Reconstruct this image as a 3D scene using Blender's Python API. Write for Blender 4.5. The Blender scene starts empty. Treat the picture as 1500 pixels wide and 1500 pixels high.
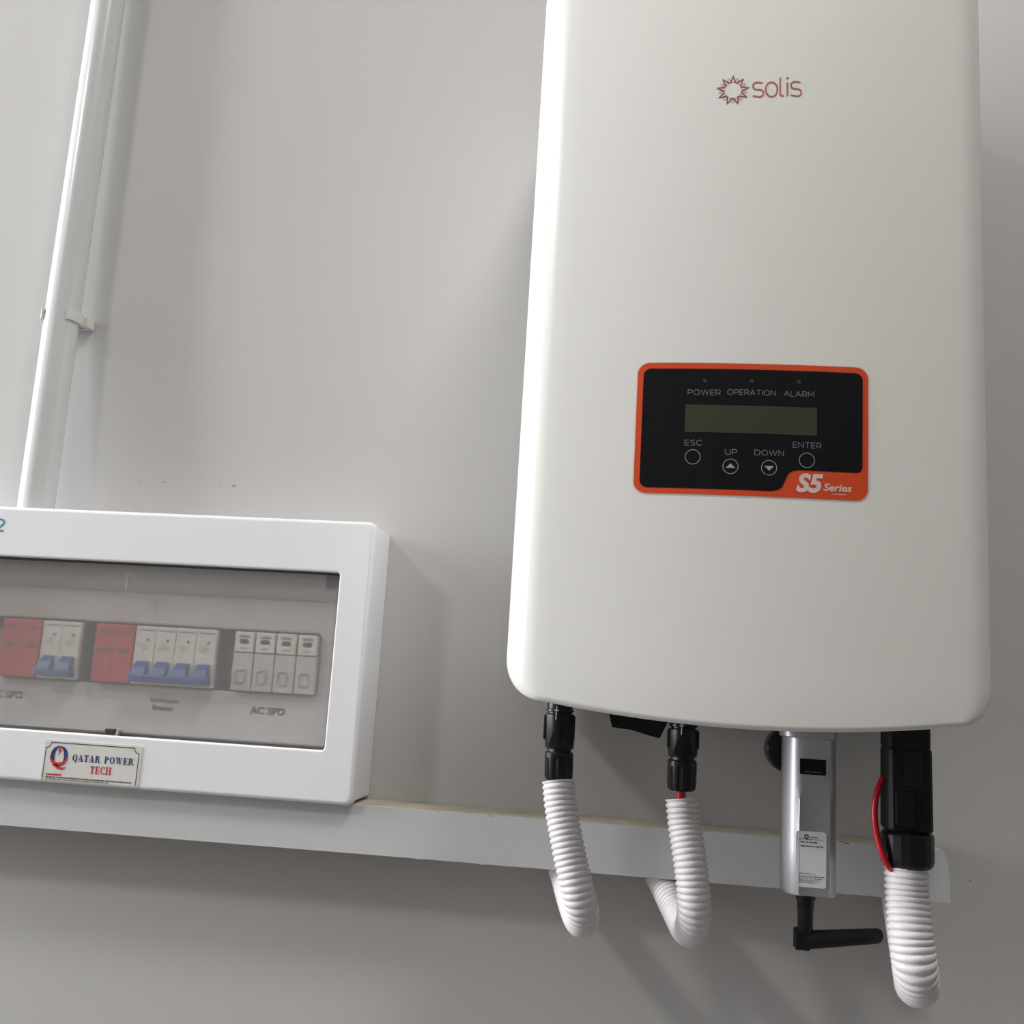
import bpy, bmesh, math, random
from mathutils import Vector, Matrix
random.seed(4)
scene = bpy.context.scene
C = scene.collection
PI = math.pi

# ------------------------------------------------------------------ camera
EYE_Z = 1.5            # height of the lens above the floor
DW = 0.86              # distance of the lens from the wall (y = 0)
F = 1490.0             # focal length in pixels of the 1500 px frame
RX = (0.99207159, 0.11012067, 0.06055904)      # camera right  in world axes
RY = (0.04051149, 0.17593125, -0.98356851)     # camera down
RZ = (-0.11896545, 0.97822371, 0.17007524)     # camera forward
cam_d = bpy.data.cameras.new('camera')
cam = bpy.data.objects.new('camera', cam_d)
C.objects.link(cam)
cam_d.sensor_fit = 'HORIZONTAL'
cam_d.sensor_width = 36.0
cam_d.lens = 36.0 * F / 1500.0
cam_d.clip_start = 0.01
m = Matrix(((RX[0], -RY[0], -RZ[0], 0), (RX[1], -RY[1], -RZ[1], -DW), (RX[2], -RY[2], -RZ[2], EYE_Z), (0, 0, 0, 1)))
cam.matrix_world = m
scene.camera = cam

# ------------------------------------------------------------------ world, lights, exposure
world = bpy.data.worlds.new('world')
scene.world = world
world.use_nodes = True
bgn = world.node_tree.nodes['Background']
bgn.inputs[0].default_value = (0.85, 0.93, 1.0, 1)
bgn.inputs[1].default_value = 1.0
scene.view_settings.view_transform = 'Standard'
scene.view_settings.look = 'None'
scene.view_settings.gamma = 1.0
scene.view_settings.use_curve_mapping = False
scene.view_settings.exposure = 0.0
ROOM = dict(x0=-2.6, x1=4.2, y0=-6.0, z1=3.25)
WIN = dict(y0=-0.80, y1=-0.08, z0=1.3, z1=2.9)       # opening in the left wall
LAMPS = [  # ceiling panels: x, y, size, watts
    (-1.91, -1.90, 0.34, 25.0),
    (0.34, -0.95, 0.34, 16.0),
]

def area(name, loc, rot, sx, sy, power, col):
    l = bpy.data.lights.new(name, 'AREA')
    l.shape = 'RECTANGLE'; l.size = sx; l.size_y = sy; l.energy = power; l.color = col
    o = bpy.data.objects.new(name, l); C.objects.link(o)
    o.location = loc; o.rotation_euler = rot
    return o
area('window_daylight', (ROOM['x0'] - 0.10, (WIN['y0'] + WIN['y1']) / 2, (WIN['z0'] + WIN['z1']) / 2),
     (0, -PI / 2, 0), WIN['z1'] - WIN['z0'], WIN['y1'] - WIN['y0'], 100.0, (0.97, 0.98, 1.0))
for lx_, ly_, ls_, lw_ in LAMPS:
    area('ceiling_panel_light', (lx_, ly_, ROOM['z1'] - 0.035), (0, 0, 0), ls_, ls_, lw_, (1.0, 0.975, 0.94))

# ------------------------------------------------------------------ helpers
def bp(px, py, d):
    """photo pixel -> (x, z relative to the lens) on the plane d metres in front of the wall"""
    a = (px - 750) / F; b = (py - 750) / F
    v = [RX[i] * a + RY[i] * b + RZ[i] for i in range(3)]
    t = (DW - d) / v[1]
    return (v[0] * t, v[2] * t)

def P(x, d, z):
    return Vector((x, -d, EYE_Z + z))

def PX(px, py, d):
    x, z = bp(px, py, d)
    return P(x, d, z)

MATS = {}
def mat(name, rgb, rough=0.5, metal=0.0, var=0.04, vscale=40.0, bump=0.0, bscale=300.0, spec=0.5, coat=0.0):
    if name in MATS: return MATS[name]
    mt = bpy.data.materials.new(name); mt.use_nodes = True
    nt = mt.node_tree; b = nt.nodes['Principled BSDF']
    b.inputs['Roughness'].default_value = rough
    b.inputs['Metallic'].default_value = metal
    b.inputs['Specular IOR Level'].default_value = spec
    b.inputs['Coat Weight'].default_value = coat
    tc = nt.nodes.new('ShaderNodeTexCoord')
    nz = nt.nodes.new('ShaderNodeTexNoise'); nz.inputs['Scale'].default_value = vscale; nz.inputs['Detail'].default_value = 4
    nt.links.new(tc.outputs['Object'], nz.inputs['Vector'])
    rp = nt.nodes.new('ShaderNodeValToRGB')
    lo = [max(0, c * (1 - var)) for c in rgb]; hi = [min(1, c * (1 + var)) for c in rgb]
    rp.color_ramp.elements[0].position = 0.3; rp.color_ramp.elements[1].position = 0.7
    rp.color_ramp.elements[0].color = (*lo, 1); rp.color_ramp.elements[1].color = (*hi, 1)
    nt.links.new(nz.outputs['Fac'], rp.inputs['Fac'])
    nt.links.new(rp.outputs['Color'], b.inputs['Base Color'])
    if bump > 0:
        n2 = nt.nodes.new('ShaderNodeTexNoise'); n2.inputs['Scale'].default_value = bscale; n2.inputs['Detail'].default_value = 3
        nt.links.new(tc.outputs['Object'], n2.inputs['Vector'])
        bm_ = nt.nodes.new('ShaderNodeBump'); bm_.inputs['Strength'].default_value = bump; bm_.inputs['Distance'].default_value = 0.001
        nt.links.new(n2.outputs['Fac'], bm_.inputs['Height'])
        nt.links.new(bm_.outputs['Normal'], b.inputs['Normal'])
    MATS[name] = mt
    return mt

def origin_of(parent):
    o = Vector((0, 0, 0)); p = parent
    while p is not None:
        o = o + Vector(p.location); p = p.parent
    return o

def link_mesh(name, bm, mt, parent=None, smooth=False, sharp=35):
    me = bpy.data.meshes.new(name)
    bmesh.ops.recalc_face_normals(bm, faces=bm.faces[:])
    if parent is None:
        vs = [v.co for v in bm.verts]
        lo = Vector([min(v[i] for v in vs) for i in range(3)]); hi = Vector([max(v[i] for v in vs) for i in range(3)])
        org = Vector(((lo.x + hi.x) / 2, (lo.y + hi.y) / 2, lo.z))
    else:
        org = origin_of(parent)
    bmesh.ops.translate(bm, verts=bm.verts[:], vec=-org)
    bm.to_mesh(me); bm.free()
    o = bpy.data.objects.new(name, me); C.objects.link(o)
    if parent is None: o.location = org
    else: o.parent = parent
    me.materials.append(mt)
    if smooth:
        for p in me.polygons: p.use_smooth = True
        me.set_sharp_from_angle(angle=math.radians(sharp))
    return o

def thing(name, loc, label, cat, group=None):
    o = bpy.data.objects.new(name, None); C.objects.link(o)
    o.location = loc; o.empty_display_size = 0.02
    return tag(o, label, cat, group)

def tag(o, label=None, cat=None, group=None, kind=None):
    if label: o['label'] = label
    if cat: o['category'] = cat
    if group: o['group'] = group
    if kind: o['kind'] = kind
    return o

def box(bm, x0, x1, d0, d1, z0, z1, bev=0.0, seg=2):
    """box between distances d0 < d1 from the wall, z relative to the lens"""
    vs = [bm.verts.new(P(x, d, z)) for x in (x0, x1) for d in (d0, d1) for z in (z0, z1)]
    fs = [(0, 1, 3, 2), (4, 6, 7, 5), (0, 4, 5, 1), (2, 3, 7, 6), (0, 2, 6, 4), (1, 5, 7, 3)]
    faces = [bm.faces.new([vs[i] for i in f]) for f in fs]
    if bev > 0:
        es = list({e for f in faces for e in f.edges})
        bmesh.ops.bevel(bm, geom=es, offset=bev, segments=seg, affect='EDGES', profile=0.5)
    return bm

def Box(*a, **k):
    return box(bmesh.new(), *a, **k)

def loft(bm, rings, cap0=True, cap1=True, close=False):
    R = [[bm.verts.new(p) for p in r] for r in rings]
    n = len(R[0])
    seq = list(zip(R[:-1], R[1:]))
    if close: seq.append((R[-1], R[0]))
    for a, b in seq:
        for i in range(n):
            j = (i + 1) % n
            bm.faces.new((a[i], a[j], b[j], b[i]))
    if cap0 and not close: bm.faces.new(R[0][::-1])
    if cap1 and not close: bm.faces.new(R[-1])
    return bm

def rr(x0, x1, z0, z1, r, n=5):
    out = []
    for cx, cz, a0 in ((x1 - r, z1 - r, 0), (x0 + r, z1 - r, 90), (x0 + r, z0 + r, 180), (x1 - r, z0 + r, 270)):
        for i in range(n + 1):
            a = math.radians(a0 + 90 * i / n)
            out.append((cx + r * math.cos(a), cz + r * math.sin(a)))
    return out

def at(pts, d):
    return [P(x, d, z) for x, z in pts]

def catmull(pts, step=0.001):
    pts = [Vector(p) for p in pts]
    q = [pts[0] * 2 - pts[1]] + pts + [pts[-1] * 2 - pts[-2]]
    dense = []
    for i in range(1, len(q) - 2):
        p0, p1, p2, p3 = q[i - 1:i + 3]
        for k in range(40):
            t = k / 40
            dense.append(0.5 * ((2 * p1) + (p2 - p0) * t + (2 * p0 - 5 * p1 + 4 * p2 - p3) * t * t + (3 * p1 - p0 - 3 * p2 + p3) * t ** 3))
    dense.append(pts[-1])
    out = [dense[0]]; acc = 0
    for a, b in zip(dense[:-1], dense[1:]):
        l = (b - a).length
        while acc + l >= step:
            t = (step - acc) / l; a = a + (b - a) * t; l = (b - a).length; out.append(a.copy()); acc = 0
            if l == 0: break
        acc += l
    return out

def sweep(bm, path, rad, seg=20, cap=True):
    """tube along a path; rad = number or function(arc length)"""
    n = len(path); rings = []; up = None; s = 0
    for i, p in enumerate(path):
        t = (path[min(i + 1, n - 1)] - path[max(i - 1, 0)]).normalized()
        if up is None:
            up = t.orthogonal().normalized()
        up = (up - t * up.dot(t)).normalized(); w = t.cross(up)
        if i: s += (p - path[i - 1]).length
        r = rad(s) if callable(rad) else rad
        rings.append([p + (up * math.cos(2 * PI * k / seg) + w * math.sin(2 * PI * k / seg)) * r for k in range(seg)])
    return loft(bm, rings, cap, cap)

def lathe(bm, axis_pts, seg=28, mod=None):
    """axis_pts: list of (centre Vector, radius) down an axis close to vertical"""
    rings = []
    for c, r in axis_pts:
        ring = []
        for k in range(seg):
            a = 2 * PI * k / seg
            rr_ = r * (mod(k, c) if mod else 1)
            ring.append(c + Vector((math.cos(a) * rr_, math.sin(a) * rr_, 0)))
        rings.append(ring)
    return loft(bm, rings)

def disc(bm, cx, cz, r, depth, seg=32, r_in=None):
    if r_in is None:
        bm.faces.new([bm.verts.new((cx + r * math.cos(2 * PI * k / seg), depth, cz + r * math.sin(2 * PI * k / seg))) for k in range(seg)])
    else:
        a = [bm.verts.new((cx + r * math.cos(2 * PI * k / seg), depth, cz + r * math.sin(2 * PI * k / seg))) for k in range(seg)]
        b = [bm.verts.new((cx + r_in * math.cos(2 * PI * k / seg), depth, cz + r_in * math.sin(2 * PI * k / seg))) for k in range(seg)]
        for i in range(seg):
            j = (i + 1) % seg
            bm.faces.new((a[i], a[j], b[j], b[i]))

# ---- flat print: bmesh in (x, depth, z) with z relative to the lens; place() puts it on a surface
def poly(bm, pts, dz=0.0):
    return bm.faces.new([bm.verts.new((x, dz, z)) for x, z in pts])

def ribbon(bm, pts, w, closed=False):
    n = len(pts)
    L = []; Rr = []
    for i in range(n):
        if closed:
            a = pts[(i - 1) % n]; b = pts[(i + 1) % n]
        else:
            a = pts[max(i - 1, 0)]; b = pts[min(i + 1, n - 1)]
        p = pts[i]
        def nrm(u, v):
            dx, dz = v[0] - u[0], v[1] - u[1]; l = math.hypot(dx, dz) or 1
            return (-dz / l, dx / l)
        n1 = nrm(a, p) if a != p else nrm(p, b)
        n2 = nrm(p, b) if b != p else n1
        mx, mz = n1[0] + n2[0], n1[1] + n2[1]; l = math.hypot(mx, mz)
        if l < 1e-6: mx, mz, l = n1[0], n1[1], 1
        mx /= l; mz /= l
        k = min(1 / max(0.3, mx * n1[0] + mz * n1[1]), 2.2) * w / 2
        L.append(bm.verts.new((p[0] + mx * k, 0, p[1] + mz * k))); Rr.append(bm.verts.new((p[0] - mx * k, 0, p[1] - mz * k)))
    for i in range(n if closed else n - 1):
        j = (i + 1) % n
        bm.faces.new((L[i], L[j], Rr[j], Rr[i]))

def arc(cx, cy, rx, ry, a0, a1, n=14):
    return [(cx + rx * math.cos(math.radians(a0 + (a1 - a0) * i / n)), cy + ry * math.sin(math.radians(a0 + (a1 - a0) * i / n))) for i in range(n + 1)]

_S = arc(.33, .75, .31, .25, 30, 270) + arc(.33, .25, .33, .25, 90, -150)[1:]
FONT = {
 'A': (.9, [[(0, 0), (.45, 1), (.9, 0)], [(.17, .34), (.73, .34)]]),
 'C': (.85, [arc(.5, .5, .5, .5, 45, 315)]),
 'D': (.88, [[(0, 0), (0, 1)] + arc(.38, .5, .5, .5, 90, -90) + [(0, 0)]]),
 'E': (.65, [[(.65, 1), (0, 1), (0, 0), (.65, 0)], [(0, .5), (.6, .5)]]),
 'I': (.02, [[(0, 0), (0, 1)]]),
 'L': (.55, [[(0, 1), (0, 0), (.55, 0)]]),
 'M': (.95, [[(0, 0), (0, 1), (.475, .3), (.95, 1), (.95, 0)]]),
 'N': (.8, [[(0, 0), (0, 1), (.8, 0), (.8, 1)]]),
 'O': (1.0, [arc(.5, .5, .5, .5, 0, 345, 23) + [(1.0, .5)]]),
 'P': (.7, [[(0, 0), (0, 1)] + arc(.38, .69, .32, .31, 90, -90) + [(0, .38)]]),
 'R': (.7, [[(0, 0), (0, 1)] + arc(.38, .69, .32, .31, 90, -90) + [(0, .38)], [(.4, .38), (.7, 0)]]),
 'S': (.66, [_S]),
 'T': (.8, [[(0, 1), (.8, 1)], [(.4, 1), (.4, 0)]]),
 'U': (.76, [[(0, 1), (0, .38)] + arc(.38, .38, .38, .38, 180, 360) + [(.76, 1)]]),
 'W': (1.3, [[(0, 1), (.33, 0), (.65, 1), (.97, 0), (1.3, 1)]]),
 '2': (.66, [arc(.33, .72, .31, .28, 170, -20) + [(.02, 0), (.68, 0)]]),
}
def stroke_text(bm, s, x0, x1, z0, z1, wt, gap=.28):
    tot = sum(FONT[c][0] for c in s) + gap * (len(s) - 1)
    sx = (x1 - x0) / tot; h = z1 - z0; cur = 0
    for c in s:
        w, strokes = FONT[c]
        for st in strokes:
            ribbon(bm, [(x0 + (cur + p[0]) * sx, z0 + p[1] * h) for p in st], wt)
        cur += w + gap
    return bm

def didone(bm, s, x0, x1, z0, z1):
    """fat-face letters: heavy stems, hair lines, small serifs"""
    T = .07; W_ = .26
    def rect(a, b, c, d_): return [(a, c), (b, c), (b, d_), (a, d_)]
    def ring(cx, rx, irx, a0=0, a1=360):
        o = arc(cx, .5, rx, .5, a0, a1, 24); i_ = arc(cx, .5, irx, .44, a0, a1, 24)
        return [[o[k], o[k + 1], i_[k + 1], i_[k]] for k in range(24)]
    def bowl(x, zc, rz, rx, irx):
        o = arc(x, zc, rx, rz, 90, -90, 12); i_ = arc(x, zc, irx, rz - T, 90, -90, 12)
        return [[o[k], o[k + 1], i_[k + 1], i_[k]] for k in range(12)]
    stem = lambda x: [rect(x, x + W_, 0, 1), rect(x - .08, x + W_ + .08, 0, T), rect(x - .08, x + W_ + .08, 1 - T, 1)]
    G = {
     'T': (.8, [rect(.27, .53, 0, 1), rect(.17, .63, 0, T), rect(0, .8, 1 - T, 1), [(0, 1), (0, .7), (.05, .7), (.14, 1)], [(.8, 1), (.8, .7), (.75, .7), (.66, 1)]]),
     'A': (.95, [[(.08, 0), (.16, 0), (.48, 1), (.4, 1)], [(.58, 0), (.88, 0), (.55, 1), (.38, 1)], rect(.2, .7, .28, .28 + T), rect(0, .28, 0, T), rect(.48, .95, 0, T)]),
     'R': (.95, stem(.08) + bowl(.34, .74, .26, .42, .18) + [rect(.3, .5, .48, .48 + T), [(.45, .5), (.65, .5), (.92, 0), (.66, 0)], rect(.66, .97, 0, T)]),
     'P': (.85, stem(.08) + bowl(.34, .74, .26, .45, .2) + [rect(.3, .5, .48, .48 + T)]),
     'O': (.9, ring(.45, .45, .2)),
     'Q': (.9, ring(.45, .45, .2) + [[(.4, .08), (.6, .1), (.85, -.2), (.62, -.2)]]),
     'E': (.8, stem(.08) + [rect(.3, .75, 0, T), rect(.3, .75, 1 - T, 1), rect(.3, .6, .47, .47 + T), rect(.69, .76, 0, .3), rect(.69, .76, .7, 1), rect(.55, .61, .36, .64)]),
     'W': (1.3, [[(.08, 1), (.36, 1), (.52, 0), (.38, 0)], [(.62, 1), (.69, 1), (.5, 0), (.42, 0)], [(.52, 1), (.8, 1), (.94, 0), (.82, 0)], [(1.14, 1), (1.21, 1), (.94, 0), (.86, 0)], rect(0, .84, 1 - T, 1), rect(1.02, 1.3, 1 - T, 1)]),
     'C': (.85, ring(.45, .45, .2, 40, 320) + [rect(.74, .82, .64, .98), rect(.74, .82, .02, .3)]),
     'H': (1.05, stem(.08) + stem(.68) + [rect(.3, .7, .47, .47 + T)]),
     ' ': (.5, []),
    }
    gap = .13
    tot = sum(G[c][0] for c in s) + gap * (len(s) - 1); sx = (x1 - x0) / tot; h = z1 - z0; cur = 0
    for c in s:
        w, ps = G[c]
        for p in ps: poly(bm, [(x0 + (cur + a) * sx, z0 + b * h) for a, b in p])
        cur += w + gap
    return bm

def font_text(bm, s, x0, x1, z0, z1, shear=0.0, bold=0.0):
    """letters from the built-in font, fitted into a box"""
    cu = bpy.data.curves.new('lettering_source', 'FONT'); cu.body = s; cu.shear = shear; cu.offset = bold; cu.resolution_u = 4
    ob = bpy.data.objects.new('lettering_source', cu); C.objects.link(ob)
    dg = bpy.context.evaluated_depsgraph_get()
    me = bpy.data.meshes.new_from_object(ob.evaluated_get(dg))
    xs = [v.co.x for v in me.vertices]; ys = [v.co.y for v in me.vertices]
    ax, bx_, ay, by = min(xs), max(xs), min(ys), max(ys)
    vs = [bm.verts.new((x0 + (v.co.x - ax) / (bx_ - ax) * (x1 - x0), 0, z0 + (v.co.y - ay) / (by - ay) * (z1 - z0))) for v in me.vertices]
    for p in me.polygons:
        try: bm.faces.new([vs[i] for i in p.vertices])
        except ValueError: pass
    bpy.data.objects.remove(ob); bpy.data.curves.remove(cu); bpy.data.meshes.remove(me)
    return bm

def place(bm, name, mt, parent, depth, lift=0.0003, cuts=None):
    """lay flat print on a surface: depth = number or function of x; its y value is extra lift"""
    if callable(depth):
        xs = [v.co.x for v in bm.verts]; a, b = min(xs), max(xs)
        x = math.ceil(a / .008) * .008
        while x < b:
            bmesh.ops.bisect_plane(bm, geom=bm.verts[:] + bm.edges[:] + bm.faces[:], plane_co=(x, 0, 0), plane_no=(1, 0, 0))
            x += .008
    for v in bm.verts:
        dd = depth(v.co.x) if callable(depth) else depth
        v.co = P(v.co.x, dd + lift + v.co.y, v.co.z)
    # print faces the room (-y)
    o = link_mesh(name, bm, mt, parent)
    return o

# ------------------------------------------------------------------ materials
M_wall = mat('grey_wall_paint', (0.545, 0.535, 0.525), 0.55, var=0.012, vscale=5, bump=0.05, bscale=90, spec=0.4)
M_ceil = mat('white_ceiling_paint', (0.75, 0.75, 0.74), 0.8, var=0.02)
M_floor = mat('grey_floor_tile', (0.30, 0.29, 0.28), 0.4, var=0.06, vscale=6)
M_trim = mat('white_trim_paint', (0.78, 0.78, 0.77), 0.4)
M_pvc = mat('white_conduit_plastic', (0.66, 0.67, 0.67), 0.22, var=0.02, vscale=15, spec=0.5)
M_clip = mat('ivory_clip_plastic', (0.72, 0.71, 0.66), 0.45)
M_db = mat('white_board_enamel', (0.87, 0.87, 0.895), 0.35, var=0.012, vscale=10)
M_trunk = mat('white_trunking_plastic', (0.60, 0.61, 0.62), 0.4, var=0.02, vscale=12)
M_dust = mat('dusty_tan_plastic', (0.52, 0.46, 0.36), 0.7, var=0.12, vscale=60)
M_inv = mat('warm_white_powder_coat', (0.82, 0.81, 0.775), 0.28, var=0.006, vscale=20, bump=0.03, bscale=900)
M_alu = mat('brushed_heat_sink_grey', (0.35, 0.35, 0.35), 0.45, metal=0.8)
M_black = mat('black_connector_plastic', (0.008, 0.008, 0.010), 0.32, var=0.2, spec=0.35)
M_blackm = mat('matt_black_plastic', (0.010, 0.010, 0.012), 0.55, var=0.2, spec=0.25)
M_corr = mat('pinkish_white_corrugated_plastic', (0.80, 0.755, 0.775), 0.4, var=0.02)
M_red = mat('red_wire_insulation', (0.55, 0.008, 0.02), 0.3)
M_orange = mat('orange_panel_print', (0.66, 0.065, 0.012), 0.45, var=0.02)
M_panelblack = mat('black_panel_print', (0.007, 0.007, 0.009), 0.45, var=0.05, spec=0.15)
M_lcd = mat('unlit_lcd_olive', (0.050, 0.053, 0.032), 0.4, var=0.05, spec=0.2)
M_led = mat('unlit_led_grey', (0.035, 0.035, 0.037), 0.35)
M_grey = mat('grey_print', (0.20, 0.20, 0.21), 0.5)
M_lgrey = mat('light_grey_print', (0.36, 0.35, 0.36), 0.5)
M_pinkwhite = mat('pale_pink_white_print', (0.72, 0.55, 0.52), 0.5)
M_logo = mat('brick_red_print', (0.42, 0.085, 0.05), 0.5)
M_logo_d = mat('dark_maroon_print', (0.26, 0.035, 0.03), 0.5)
M_logo_p = mat('pale_orange_print', (0.60, 0.30, 0.22), 0.5)
M_silver = mat('satin_silver_plastic', (0.50, 0.50, 0.53), 0.40, metal=0.6, var=0.02, vscale=200)
M_silver_d = mat('satin_grey_recess', (0.34, 0.34, 0.37), 0.36, metal=0.7, var=0.02, vscale=200)
M_label = mat('white_label_paper', (0.86, 0.87, 0.91), 0.5)
M_ink = mat('black_ink', (0.02, 0.02, 0.022), 0.6)
M_sticker = mat('cream_sticker_paper', (0.70, 0.69, 0.65), 0.45)
M_navy = mat('navy_ink', (0.02, 0.03, 0.17), 0.5)
M_redink = mat('red_ink', (0.55, 0.02, 0.035), 0.5)
M_teal = mat('teal_ink', (0.04, 0.25, 0.38), 0.5)
M_inner = mat('grey_inner_panel', (0.80, 0.775, 0.76), 0.5, var=0.02)
M_gapshade = mat('painted_gap_shade', (0.10, 0.085, 0.085), 0.6)  # shade of the slot void, painted into back plate and device bases
M_darkgrey = mat('dark_grey_plastic', (0.06, 0.06, 0.06), 0.6)
M_devred = mat('red_surge_plastic', (0.55, 0.06, 0.065), 0.45)
M_devred_d = mat('dark_red_mark', (0.30, 0.06, 0.05), 0.5)
M_devwhite = mat('warm_white_breaker_plastic', (0.80, 0.77, 0.70), 0.45)
M_devgrey = mat('grey_cartridge_plastic', (0.62, 0.60, 0.57), 0.45)
M_steel = mat('galvanised_steel', (0.5, 0.5, 0.5), 0.4, metal=0.9)
M_blue = mat('blue_lever_plastic', (0.02, 0.075, 0.32), 0.35)
M_blue2 = mat('pale_blue_lever_plastic', (0.035, 0.13, 0.28), 0.4)
M_clearlip = mat('milky_clear_plastic', (0.50, 0.50, 0.49), 0.2)

def smoked_pane():
    mt = bpy.data.materials.new('smoked_clear_plastic'); mt.use_nodes = True
    nt = mt.node_tree; nt.nodes.clear()
    out = nt.nodes.new('ShaderNodeOutputMaterial')
    tr = nt.nodes.new('ShaderNodeBsdfTransparent'); tr.inputs[0].default_value = (0.95, 0.94, 0.93, 1)
    rf = nt.nodes.new('ShaderNodeBsdfRefraction'); rf.inputs['Color'].default_value = (0.95, 0.94, 0.93, 1)
    rf.inputs['Roughness'].default_value = 0.32; rf.inputs['IOR'].default_value = 1.12
    nz = nt.nodes.new('ShaderNodeTexNoise'); nz.inputs['Scale'].default_value = 30
    mr = nt.nodes.new('ShaderNodeMapRange'); mr.inputs['To Min'].default_value = 0.20; mr.inputs['To Max'].default_value = 0.28
    tc = nt.nodes.new('ShaderNodeTexCoord'); nt.links.new(tc.outputs['Object'], nz.inputs['Vector'])
    nt.links.new(nz.outputs['Fac'], mr.inputs['Value'])
    m1 = nt.nodes.new('ShaderNodeMixShader'); nt.links.new(mr.outputs[0], m1.inputs[0])
    nt.links.new(tr.outputs[0], m1.inputs[1]); nt.links.new(rf.outputs[0], m1.inputs[2])
    df = nt.nodes.new('ShaderNodeBsdfDiffuse'); df.inputs[0].default_value = (0.72, 0.70, 0.69, 1)
    m2 = nt.nodes.new('ShaderNodeMixShader'); m2.inputs[0].default_value = 0.24
    nt.links.new(m1.outputs[0], m2.inputs[1]); nt.links.new(df.outputs[0], m2.inputs[2])
    gl = nt.nodes.new('ShaderNodeBsdfGlossy'); gl.inputs['Roughness'].default_value = 0.12
    fr = nt.nodes.new('ShaderNodeFresnel'); fr.inputs['IOR'].default_value = 1.4
    m3 = nt.nodes.new('ShaderNodeMixShader'); nt.links.new(fr.outputs[0], m3.inputs[0])
    nt.links.new(m2.outputs[0], m3.inputs[1]); nt.links.new(gl.outputs[0], m3.inputs[2])
    nt.links.new(m3.outputs[0], out.inputs[0])
    return mt
M_pane = smoked_pane()

# ------------------------------------------------------------------ the room
def wbox(name, a, b, mt, parent=None):
    bm = bmesh.new()
    bmesh.ops.create_cube(bm, size=1)
    for v in bm.verts:
        v.co = Vector([a[i] if v.co[i] < 0 else b[i] for i in range(3)])
    return link_mesh(name, bm, mt, parent)
def struct(o): o['kind'] = 'structure'; return o
X0, X1, Y0, Z1 = ROOM['x0'], ROOM['x1'], ROOM['y0'], ROOM['z1']
T = 0.12
wall_back = struct(wbox('wall_back', (X0 - T, 0, 0), (X1 + T, T, Z1), M_wall))
struct(wbox('wall_front', (X0 - T, Y0 - T, 0), (X1 + T, Y0, Z1), M_wall))
struct(wbox('wall_right', (X1, Y0, 0), (X1 + T, 0, Z1), M_wall))
struct(wbox('floor', (X0 - T, Y0 - T, -0.1), (X1 + T, T, 0), M_floor))
struct(wbox('ceiling', (X0 - T, Y0 - T, Z1), (X1 + T, T, Z1 + 0.1), M_ceil))
bm = bmesh.new()
def ringbox(bm, xa, xb, y0, y1, z0, z1, hy0, hy1, hz0, hz1):
    o = [(y0, z0), (y1, z0), (y1, z1), (y0, z1)]; h = [(hy0, hz0), (hy1, hz0), (hy1, hz1), (hy0, hz1)]
    loft(bm, [[Vector((xa, y, z)) for y, z in o], [Vector((xb, y, z)) for y, z in o], [Vector((xb, y, z)) for y, z in h], [Vector((xa, y, z)) for y, z in h]], close=True)
ringbox(bm, X0 - T, X0, Y0, 0, 0, Z1, WIN['y0'], WIN['y1'], WIN['z0'], WIN['z1'])
struct(link_mesh('wall_left', bm, M_wall))
bm = bmesh.new()
ringbox(bm, X0 - 0.07, X0 - 0.02, WIN['y0'], WIN['y1'], WIN['z0'], WIN['z1'], WIN['y0'] + .04, WIN['y1'] - .04, WIN['z0'] + .04, WIN['z1'] - .04)
win = struct(link_mesh('window_1', bm, M_trim))
ym = (WIN['y0'] + WIN['y1']) / 2
wbox('mullion', (X0 - 0.065, ym - .02, WIN['z0'] + .04), (X0 - 0.025, ym + .02, WIN['z1'] - .04), M_trim, win)

# ceiling panels (out of the frame)
for (lx_, ly_, ls_, lw_), lab_ in zip(LAMPS, ('square white ceiling panel lamp nearer the window', 'square white ceiling panel lamp above the inverter')):
    lamp = thing('ceiling_lamp', (lx_, ly_, Z1 - 0.03), lab_, 'lamp')
    hs = ls_ / 2 + .02
    wbox('lamp_body', (lx_ - hs, ly_ - hs, Z1 - .03), (lx_ + hs, ly_ + hs, Z1 - .0005), M_trim, lamp)

# small chips and scuffs in the wall paint
for px, py, w, h in ((240, 706, 5, 1.4), (343, 712, 6, 1.5), (583, 1304, 2.5, 1.3), (206, 706, 4, .9), (322, 710, 4, .8), (1421, 1290, 3, 1.2)):
    x, z = bp(px, py, 0); bm = bmesh.new()
    poly(bm, [(x + math.cos(a * PI / 4) * w * .00029 * random.uniform(.6, 1.3), z + math.sin(a * PI / 4) * h * .00029 * random.uniform(.6, 1.3)) for a in range(8)])
    place(bm, 'paint_chip', mat('brown_scuff', (0.12, 0.09, 0.07), 0.8), wall_back, 0.0, 0.0003)

# ------------------------------------------------------------------ conduit pipe and its clip
CR = 0.0152
tx, tz = bp(159, 0, 0.019); ux, uz = bp(55.5, 738, 0.027)
DB = dict(x0=-0.635, x1=-0.2085, z0=-0.0980, z1=0.1262, d=0.060)
ctop = Vector((tx - 0.001, -0.018, Z1 - 0.001)); cmid = P(tx, 0.019, tz); cbot = P(ux, 0.029, DB['z1'] + 0.0005)
ccl = P(*(lambda q: (q[0], 0.021, q[1]))(bp(91, 466, 0.021)))
path = []
for a, b in ((cbot, ccl), (ccl, cmid), (cmid, ctop)):
    for k in range(12): path.append(a.lerp(b, k / 12))
path.append(ctop)
for _ in range(3):
    path = [path[0]] + [(path[i - 1] + path[i] * 2 + path[i + 1]) / 4 for i in range(1, len(path) - 1)] + [path[-1]]
bm = sweep(bmesh.new(), path, CR, 32)
tag(link_mesh('conduit_pipe', bm, M_pvc, None, True), 'straight white plastic conduit pipe running up the wall from the breaker board', 'pipe')

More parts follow.
